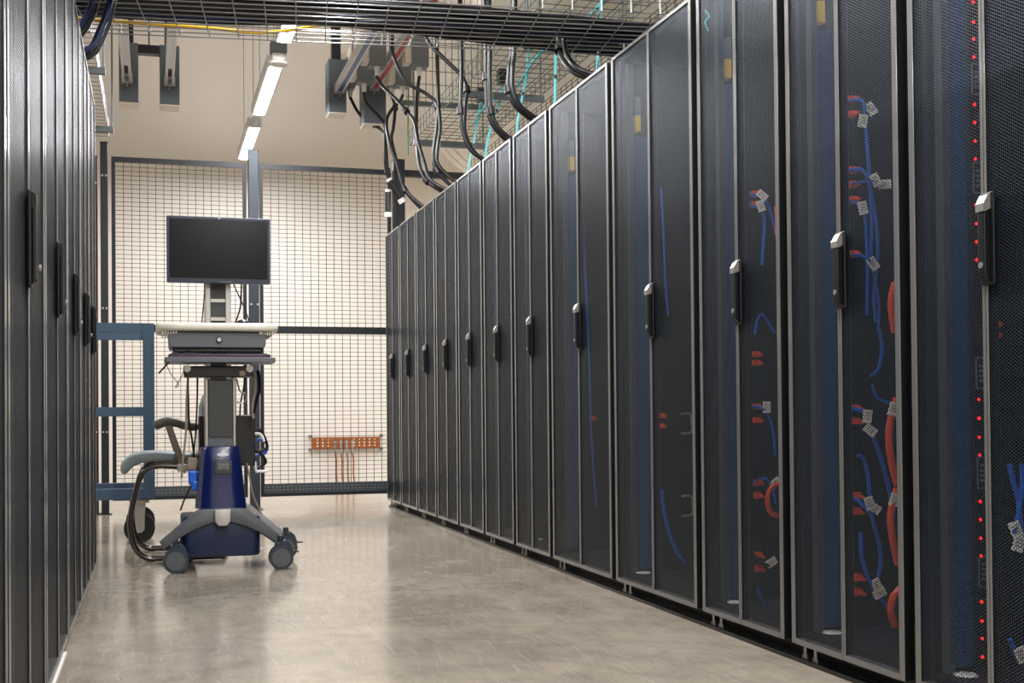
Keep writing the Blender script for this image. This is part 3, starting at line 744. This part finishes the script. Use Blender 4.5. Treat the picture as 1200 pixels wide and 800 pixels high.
def bundle(path, n, R, group, word, mats=('cable',), r=.0115, z=0):
    for i in range(n):
        a = i*2.399; rr = R*math.sqrt((i+.5)/n)
        ph = random.random()*6; P = []
        for j, p in enumerate(path):
            aa = a+.35*math.sin(j*1.1+ph)
            P.append((p[0], p[1]+rr*math.cos(aa)*1.05, p[2]+R*.8+rr*math.sin(aa)*.8))
        o = obj('trunk_cable', T(P, r, 8, 4), mats[i % len(mats)], loc=P[0], smooth=True)
        tag(o, word, 'cable', group)
pA = [(-.7,5.40,2.452),(-.306,5.37,2.452),(.287,5.335,2.452),(.877,5.335,2.452),(1.615,5.42,2.452),(2.048,5.441,2.452),(2.6,5.46,2.452)]
pB = [(-.7,5.20,2.452),(.421,5.17,2.452),(.854,5.15,2.452),(1.547,5.165,2.452),(1.946,5.16,2.452),(2.321,5.155,2.452),(2.8,5.15,2.452)]
bundle(pA, 14, .044, 'far bundle in the crossing tray', 'black trunk cable in the far thick bundle of the crossing overhead tray')
bundle(pB, 14, .046, 'near bundle in the crossing tray', 'black trunk cable in the nearer thick bundle of the crossing overhead tray')
pC = [(-.7,5.52,2.452),(-.2,5.50,2.452),(.4,5.44,2.452),(1.0,5.25,2.452),(1.5,5.24,2.452),(2.6,5.28,2.452)]
bundle(pC, 5, .03, 'navy cables in the crossing tray', 'navy blue cable between the thick bundles of the crossing tray', ('darkblue_cable',), .008)
tag(obj('yellow_cable', T([(-.5,5.60,2.47),(-.186,5.59,2.47),(.231,5.58,2.47),(.539,5.56,2.47),(1.0,5.37,2.53),(1.448,5.31,2.54),(1.797,5.33,2.5)], .008, 8, 5), 'yellowcable', loc=(.2,5.5,2.45), smooth=True), 'single yellow cable lying in the crossing overhead tray', 'cable')

# bunch of cables looping from the tray to the left row
for i in range(7):
    dx = .014*(i % 2)-.006*(i//2); dy = .03*(i % 4)
    if i < 4: P = [(-.158, 5.36, 2.54), (-.165, 5.33, 2.46), (-.18, 5.3, 2.377), (-.206, 5.27, 2.293), (-.238, 5.24, 2.215), (-.30, 5.2, 2.178), (-.40, 5.18, 2.175)]
    else: P = [(-.205, 5.36, 2.54), (-.215, 5.33, 2.45), (-.235, 5.3, 2.37), (-.27, 5.27, 2.29), (-.33, 5.24, 2.22), (-.42, 5.22, 2.18)]
    P = [(p[0]+dx, p[1]-dy, p[2]+.004*i) for p in P]
    tag(obj('looping_cable', T(P, .011, 8, 5), 'cable' if i % 3 else 'darkblue_cable', loc=P[0], smooth=True), ['dark cable of the bunch looping down to the left row, lower strand', 'dark cable of the short upper bunch looping onto the left row'][i >= 4], 'cable', ['lower bunch looping to the left row', 'upper bunch looping to the left row'][i >= 4])

# ------------------------------------------------------------------ computer workstation on wheels
YC = 5.9
t = thing('workstation_cart', 'wheeled computer cart with a navy blue base and cream worktop, below the monitor', 'computer cart', (.325, 6.0, 0))
# lower tub
bm = nb(); prism(bm, rounded(.302, 6.07, .18, .19, .035), 'z', .066, .255, bev=.012); obj('lower_tub', bm, 'navy2', t, smooth=True)
# arched shroud with four arms
bm = nb()
top = []; bot = []
for i in range(21):
    u = -1+2*i/20
    x = .305+u*.285
    zt = .292 if abs(u) < .38 else .292-(abs(u)-.38)/.62*.145
    top.append((x, zt))
for i in range(21):
    u = 1-2*i/20
    x = .305+u*.265; bot.append((x, .234-.122*abs(u)**1.7))
prism(bm, top+bot, 'y', 5.86, 5.925, bev=.006)
obj('front_leg_arch', bm, 'shroud', t, smooth=True)
bm = nb()
prism(bm, [(x*.97+.009, z-.004) for x, z in top+bot], 'y', 5.93, 6.29, bev=.008)
for v_ in bm.verts: v_.co.x += (v_.co.y-5.93)*.13
obj('base_shroud', bm, 'shroud', t, smooth=True)
# pedal
bm = nb(); prism(bm, [(.268,.292),(.342,.292),(.34,.235),(.325,.215),(.285,.215),(.27,.235)], 'y', 5.825, 5.862, bev=.008); obj('brake_pedal', bm, 'pedal', t, smooth=True)
# tapered cover
bm = nb()
def ringpts(cx, cy, hx, hy, r, z): return [bm.verts.new((p[0], p[1], z)) for p in rounded(cx, cy, hx, hy, r, 6)]
R = [ringpts(.306, 6.04, .119, .13, .07, .29), ringpts(.306, 6.04, .118, .128, .07, .30), ringpts(.304, 6.04, .099, .115, .06, .50), ringpts(.303, 6.04, .090, .11, .055, .575), ringpts(.303, 6.04, .083, .103, .05, .584)]
for i in range(len(R)-1):
    n = len(R[i])
    for k in range(n): bm.faces.new((R[i][k], R[i][(k+1)%n], R[i+1][(k+1)%n], R[i+1][k]))
bm.faces.new(R[-1]); bm.faces.new(R[0][::-1])
tc_ = obj('tapered_cover', bm, 'navy', t, smooth=True)
bm = nb(); prism(bm, [(.312+.028*math.cos(a*PI/10), .546+.009*math.sin(a*PI/10)) for a in range(20)], 'y', 5.921, 5.935); obj('oval_badge', bm, 'oval', tc_)
bm = nb(); prism(bm, rounded(.314, .485, .040, .030, .005), 'y', 5.914, 5.94, bev=.003); dp = obj('battery_display', bm, 'column', tc_)
bm = nb(); prism(bm, rounded(.314, .49, .026, .016, .002), 'y', 5.9125, 5.916); scr_ = obj('display_window', bm, 'tapbox', dp)
bm = nb()
for q in range(3): box(bm, .296+q*.013, .305+q*.013, 5.911, 5.9125, .487, .491)
box(bm, .298, .33, 5.911, 5.9125, .476, .479)
obj('display_marks', bm, 'ink', dp)
# column
bm = nb(); box(bm, .232, .247, 5.96, 6.1, .584, .915, bev=.003); box(bm, .362, .376, 5.96, 6.1, .584, .915, bev=.003); box(bm, .247, .362, 5.975, 6.1, .584, .91)
c_ = obj('column', bm, 'silver', t)
obj('column_cover', B(.248, .361, 5.955, 5.976, .63, .905, bev=.003), 'column', c_)
obj('column_cover_lower', B(.248, .361, 5.965, 5.976, .584, .628, bev=.002), 'drawer', c_)
# upper mast
bm = nb(); box(bm, .236, .262, 5.97, 6.02, .9, 1.40, bev=.003); box(bm, .33, .356, 5.97, 6.02, .9, 1.40, bev=.003)
for z in (1.195, 1.283, 1.372): box(bm, .262, .33, 5.972, 5.99, z-.008, z+.008)
m_ = obj('mast', bm, 'silver', t)
obj('mast_slot', B(.262, .33, 5.985, 6.01, .9, 1.40), 'column', m_)
# worktop
bm = nb(); prism(bm, rounded(.292, 6.08, .284, .23, .09, 8), 'z', 1.13, 1.168, bev=.014, seg=3)
wt = obj('worktop', bm, 'cream', t, smooth=True)
for sx in (-1, 1):
    bm = nb()
    for q in range(6):
        x = .292+sx*(.252-.012*q); box(bm, x-.003, x+.003, 5.86+.01*abs(q-6)*.5, 6.2, 1.112+q*.001, 1.132)
    obj('grip_ribs', bm, 'cream', wt)
# drawer
bm = nb(); prism(bm, [(.066,1.126),(.514,1.126),(.512,1.063),(.504,1.052),(.076,1.052),(.068,1.063)], 'y', 5.88, 6.2, bev=.005); dr = obj('drawer', bm, 'drawer', t)
bm = nb(); cyl(bm, (.296, 5.881, 1.09), (.296, 5.872, 1.09), .015, n=20); lk = obj('drawer_lock', bm, 'black', dr)
obj('lock_core', K((.296, 5.873, 1.09), (.296, 5.868, 1.09), .010, n=20), 'chrome', lk)
obj('drawer_tray', B(.085, .50, 5.9, 6.18, 1.032, 1.052, bev=.006), 'column', t)
# keyboard shelf
bm = nb(); prism(bm, rounded(.302, 5.99, .255, .13, .012), 'z', .982, 1.006, bev=.003); obj('keyboard_shelf', bm, 'drawer', t)
obj('shelf_bracket', B(.262, .33, 5.94, 6.02, .905, 1.05), 'black', t)
# under-tray box
bm = nb(); box(bm, .137, .455, 5.93, 6.08, .915, .968, bev=.006); ub = obj('adapter_box', bm, 'black', t)
obj('adapter_label', B(.392, .418, 5.925, 5.931, .922, .944), 'tan', ub)
bm = nb()
for x in (.15, .44): cyl(bm, (x, 5.925, .955), (x, 5.935, .955), .017, n=16)
obj('shelf_knob', bm, 'silver', t)
# casters
for i, (x, yy) in enumerate(((.092, 5.875), (.574, 5.85), (.145, 6.27), (.64, 6.27))):
    bm = nb()
    for s in (-1, 1):
        yc = yy+s*.016
        cyl(bm, (x, yc-.012, .057), (x, yc+.012, .057), .057, n=32)
    w_ = obj('caster', bm, 'caster', t, smooth=True)
    bm = nb(); cyl(bm, (x, yy-.031, .057), (x, yy-.028, .057), .043, n=28); obj('wheel_face', bm, 'shroud', w_)
    bm = nb(); prism(bm, [(x-.03,.10),(x-.022,.128),(x+.022,.14),(x+.045,.12),(x+.062,.075),(x+.03,.09)], 'y', yy-.012, yy+.03, bev=.004)
    cyl(bm, (x+.0, yy, .12), (x, yy, .16), .014, n=12); obj('caster_fork', bm, 'caster', w_)
    bm = nb(); box(bm, x+.04, x+.085, yy-.008, yy+.008, .078, .085); obj('brake_lever', bm, 'black', w_)

# monitor
t = thing('monitor', 'switched-off black flat monitor on the mast of the computer cart', 'monitor', (.298, 5.93, 1.36))
bm = nb(); prism(bm, rounded(.2985, 1.516, .2395, .157, .006), 'y', 5.90, 5.935, bev=.004); bz = obj('bezel', bm, 'bezel', t)
obj('screen_panel', B(.072, .525, 5.8975, 5.902, 1.382, 1.660), 'screen', t)
bm = nb(); box(bm, .14, .46, 5.935, 5.965, 1.39, 1.64, bev=.012); obj('rear_shell', bm, 'black', t)
obj('maker_badge', B(.295, .305, 5.8965, 5.902, 1.664, 1.670), 'silver', bz)
bm = nb()
for q in range(5): box(bm, .30+q*.012, .304+q*.012, 5.896, 5.9, 1.364, 1.367)
obj('control_buttons', bm, 'silver', bz)
# mouse
bm = nb(); bmesh.ops.create_uvsphere(bm, u_segments=20, v_segments=12, radius=1, matrix=Matrix.Translation((.413, 5.99, 1.17)) @ Matrix.Diagonal((.037, .055, .026, 1)))
for v_ in bm.verts: v_.co.z = max(v_.co.z, 1.1685)
tag(obj('computer_mouse', bm, 'black', loc=(.413, 5.99, 1.1685), smooth=True), 'black computer mouse on the cream worktop, right of the mast', 'mouse')
# keyboard
t = thing('keyboard', 'thin dark keyboard with a purple edge on the grey shelf below the drawer', 'keyboard', (.3, 5.95, 1.006))
bm = nb(); prism(bm, rounded(.30, 5.95, .235, .075, .012), 'z', 1.007, 1.022, bev=.004); kb = obj('case', bm, 'black', t)
bm = nb()
for r_ in range(5):
    for q in range(18): box(bm, .078+q*.0248, .098+q*.0248, 5.89+r_*.025, 5.91+r_*.025, 1.022, 1.0265)
obj('keys', bm, 'bezel', t)
M_['purple'] = mat('purple_edge', (104,46,96), .4)
obj('edge_trim', B(.07, .535, 5.8735, 5.876, 1.008, 1.013), 'purple', kb)
# computer case behind the column
t = thing('computer_case', 'black slim computer case mounted behind the column of the cart', 'computer', (.345, 6.2, .49))
bm = nb(); box(bm, .21, .478, 6.12, 6.28, .482, .73, bev=.004); obj('case', bm, 'black', t)
obj('top_edge', B(.212, .476, 6.121, 6.279, .7305, .735), 'silver', t)
# connectors at its right side
cs = [([(.48,6.2,.60),(.52,6.2,.61),(.545,6.2,.575),(.53,6.2,.54),(.48,6.2,.53)], 'bluecord', 'blue lead bulging from the right side of the computer case'),
      ([(.48,6.18,.66),(.505,6.18,.66),(.53,6.18,.62),(.54,6.18,.57),(.50,6.18,.55)], 'cable', 'upper black lead curling beside the computer case'),
      ([(.48,6.18,.56),(.51,6.18,.54),(.535,6.18,.50),(.51,6.18,.475),(.485,6.18,.47)], 'cable', 'lower black lead curling beside the computer case'),
      ([(.48,6.16,.50),(.485,6.16,.455),(.50,6.16,.452),(.54,6.16,.452)], 'white', 'white lead end at the lower right of the computer case'),
      ([(.48,6.16,.64),(.51,6.16,.635),(.525,6.16,.60)], 'white', 'short white lead at the upper right of the computer case')]
for P, m, lab in cs:
    tag(obj('data_lead', T(P, .007, 8, 5), m, loc=P[0], smooth=True), lab, 'lead', 'leads at the computer case')
# hanging cables around the cart
hc = [([(.156,6.09,.96),(.159,6.09,.802),(.162,6.09,.70),(.175,6.09,.62),(.185,6.09,.53),(.19,6.09,.45)], 'cable', .005, 'thick black cable hanging left of the cart column'),
      ([(.204,6.08,.96),(.2,6.08,.80),(.194,6.08,.678),(.188,6.08,.6),(.178,6.08,.50)], 'cable', .004, 'thin black cable hanging close to the cart column'),
      ([(.158,6.05,.93),(.15,6.05,.80),(.148,6.05,.70),(.143,6.05,.62),(.13,6.05,.50),(.125,6.05,.433)], 'tan', .0055, 'tan cable hanging towards the chair seat'),
      ([(.218,6.02,.657),(.222,6.02,.55),(.215,6.02,.48),(.19,6.02,.43),(.165,6.02,.39),(.14,6.02,.34),(.118,6.02,.28)], 'cable', .004, 'black cable trailing down to the grey base arm'),
      ([(.467,6.0,.93),(.47,6.0,.85),(.458,6.0,.78),(.461,6.0,.717)], 'tan', .007, 'tan strap hanging right of the cart column'),
      ([(.485,6.0,.95),(.49,6.0,.86),(.475,6.0,.80),(.462,6.0,.74)], 'cable', .008, 'thick black cable hanging beside the tan strap'),
      ([(.02,5.9,.93),(.06,5.9,.975),(.11,5.9,1.02),(.16,5.9,1.04)], 'cable', .004, 'black stylus-like lead poking out left of the keyboard shelf'),
      ([(.052,5.9,.98),(.075,5.9,.93),(.11,5.9,.88),(.095,5.9,.865),(.115,5.9,.90),(.13,5.9,.93),(.135,5.9,.97)], 'cable', .0018, 'very thin wire looping below the left end of the shelf'),
      ([(.238,6.03,1.38),(.232,6.03,1.28),(.221,6.03,1.17)], 'cable', .003, 'thin black wire left of the upper mast'),
      ([(.372,6.03,1.37),(.395,6.03,1.32),(.425,6.03,1.25),(.45,6.03,1.18)], 'cable', .0032, 'straight slanting black wire right of the upper mast'),
      ([(.41,6.03,1.37),(.408,6.03,1.30),(.40,6.03,1.24),(.375,6.03,1.17)], 'cable', .004, 'curved black wire right of the upper mast'),
      ([(.385,6.03,.91),(.40,6.03,.85),(.425,6.03,.84),(.43,6.03,.81),(.41,6.03,.79),(.385,6.03,.80)], 'silver', .004, 'grey ring of cable right of the cart column'),
      ([(.43,6.04,.95),(.42,6.04,.87),(.405,6.04,.80),(.40,6.04,.73)], 'darkblue_cable', .004, 'navy wire hanging right of the cart column'),
      ([(.43,6.02,.50),(.445,6.02,.42),(.46,6.02,.34),(.50,6.02,.25)], 'tan', .004, 'pale wire running down right of the navy cover')]
for P, m, r, lab in hc:
    tag(obj('hanging_cable', T(P, r, 8, 5), m, loc=P[0], smooth=True), lab, 'cable', 'cables hanging on the cart')
bm = nb(); box(bm, .155, .20, 6.01, 6.04, .40, .47, bev=.01); box(bm, .17, .215, 6.0, 6.03, .375, .42, bev=.008)
tag(obj('cable_connector', bm, 'bluecord', loc=(.18,6.02,.42)), 'bright blue cable connector hanging left of the navy cover', 'connector')
bm = nb(); box(bm, .155, .20, 6.07, 6.09, .47, .53, bev=.004)
tag(obj('power_adapter', bm, 'tan', loc=(.18,6.08,.5)), 'small pale adapter hanging above the blue connector', 'adapter')

# ------------------------------------------------------------------ office chair behind the cart
t = thing('office_chair', 'grey-seated chair with dark tubular sled frame behind the computer cart', 'chair', (.1, 6.6, 0))
# seat: side profile extruded across the width, rounded
prof = [(-.165,.475),(-.16,.50),(-.12,.532),(-.06,.548),(.02,.55),(.12,.54),(.22,.535),(.33,.545),(.33,.505),(.22,.497),(.10,.50),(.0,.503),(-.06,.497),(-.105,.478),(-.13,.448),(-.15,.44),(-.163,.452)]
bm = nb(); prism(bm, prof, 'y', 6.39, 6.85, bev=.012, seg=3); obj('seat', bm, 'seat', t, smooth=True)
bm = nb(); prof = [(.262,.60),(.245,.66),(.232,.72),(.232,.78),(.248,.835),(.275,.875),(.31,.885),(.325,.86),(.30,.80),(.29,.72),(.31,.64),(.325,.60)]
prism(bm, prof, 'y', 6.40, 6.84, bev=.014, seg=3); obj('backrest', bm, 'seat', t, smooth=True)
bm = nb()
for yy in (6.37, 6.87):
    tube(bm, [(.33,yy,.016),(.2,yy,.016),(.02,yy,.016),(-.03,yy,.018),(-.075,yy,.045),(-.105,yy,.10),(-.118,yy,.18),(-.112,yy,.26),(-.085,yy,.38),(-.07,yy,.42),(-.05,yy,.455),(-.01,yy,.478),(.05,yy,.482),(.18,yy,.468),(.33,yy,.46)], .0145, 12, 4)
tube(bm, [(.33,6.37,.016),(.35,6.5,.016),(.35,6.74,.016),(.33,6.87,.016)], .0145, 10, 4)
tube(bm, [(.20,6.37,.468),(.20,6.87,.468)], .012, 10, 2, False)
tube(bm, [(.30,6.45,.47),(.34,6.45,.60),(.31,6.45,.74)], .012, 10, 4); tube(bm, [(.30,6.79,.47),(.34,6.79,.60),(.31,6.79,.74)], .012, 10, 4)
obj('sled_frame', bm, 'gunmetal', t, smooth=True)
for yy in (6.36, 6.90):
    bm = nb(); tube(bm, [(.0,yy,.675),(.02,yy,.69),(.06,yy,.703),(.10,yy,.70),(.16,yy,.682),(.22,yy,.677),(.29,yy,.68)], lambda u: .023 if .08 < u < .8 else .017, 12, 5)
    ap = obj('armrest', bm, 'armpad', t, smooth=True)
    bm = nb(); prism(bm, [(.055,.685),(.085,.685),(.155,.48),(.15,.44),(.125,.46)], 'y', yy-.012, yy+.012, bev=.002)
    obj('armrest_support', bm, 'gunmetal', ap)
bm = nb(); box(bm, .0, .14, 6.42, 6.82, .487, .505); obj('seat_pan', bm, 'tan', t)
bm = nb(); box(bm, .11, .17, 6.34, 6.36, .45, .49, bev=.004); obj('arm_bracket', bm, 'silver', t)

# ------------------------------------------------------------------ blue steel cart behind the left row
t = thing('steel_frame_cart', 'blue-grey steel frame cart on black casters standing beyond the left cabinet row', 'cart', (-.45, 7.6, 0))
bm = nb()
xs = (-.93, -.062); ys = (7.3, 7.95); w = .064
for x in xs:
    for yy in ys: box(bm, x, x+w, yy, yy+w, .255, 1.27, bev=.003)
for z0, z1 in ((1.213, 1.27), (.735, .787), (.255, .318)):
    for yy in ys: box(bm, xs[0]+w, xs[1], yy+.004, yy+w-.004, z0, z1, bev=.002)
    for x in xs: box(bm, x+.004, x+w-.004, ys[0]+w, ys[1], z0, z1, bev=.002)
obj('frame', bm, 'bluecart', t)
for x in (-.80, -.085):
    for yy in (7.36, 7.92):
        bm = nb(); cyl(bm, (x, yy-.022, .087), (x, yy+.022, .087), .087, n=36)
        wl_ = obj('caster_wheel', bm, 'rubber', t, smooth=True)
        bm = nb(); cyl(bm, (x, yy-.024, .087), (x, yy-.02, .087), .03, n=20); obj('wheel_hub', bm, 'fence', wl_)
        bm = nb(); box(bm, x-.055, x+.055, yy-.05, yy+.05, .235, .253)
        pl_ = obj('caster_plate', bm, 'copper_bar' if False else 'tan', t)
        bm = nb()
        for s in (-1, 1):
            prism(bm, [(x-.032,.235),(x+.032,.235),(x+.028,.08),(x+.012,.062),(x-.012,.062),(x-.028,.08)], 'y', yy+s*.034-.003, yy+s*.034+.003)
        cyl(bm, (x, yy-.042, .087), (x, yy+.042, .087), .009, n=10)
        obj('caster_fork', bm, 'silver', t)

# ------------------------------------------------------------------ camera and render look
cam = D.cameras.new('camera'); co = D.objects.new('camera', cam); C.objects.link(co)
f_px = 1421.4
cam.sensor_width = 36; cam.lens = f_px*36/1200; cam.shift_y = 65.31/1200
r = Vector((0.95912132, -0.28285029, -0.00905597)); u = Vector((0.00469465, -0.01609318, 0.99985948)); f = Vector((0.28295628, 0.95902905, 0.01410742))
m = Matrix((( r.x, u.x, -f.x, 0), (r.y, u.y, -f.y, 0), (r.z, u.z, -f.z, .72469), (0,0,0,1)))
co.matrix_world = m
cam.clip_start = .02
sc = bpy.context.scene
sc.camera = co
w = D.worlds.new('world'); sc.world = w; w.use_nodes = True
w.node_tree.nodes['Background'].inputs[0].default_value = (.9,.93,1,1); w.node_tree.nodes['Background'].inputs[1].default_value = .05
sc.view_settings.view_transform = 'Standard'; sc.view_settings.look = 'None'; sc.view_settings.gamma = 1
sc.view_settings.use_curve_mapping = False
sc.view_settings.exposure = .62
sc.cycles.transparent_max_bounces = 16
sc.cycles.max_bounces = 8
sc.cycles.diffuse_bounces = 5
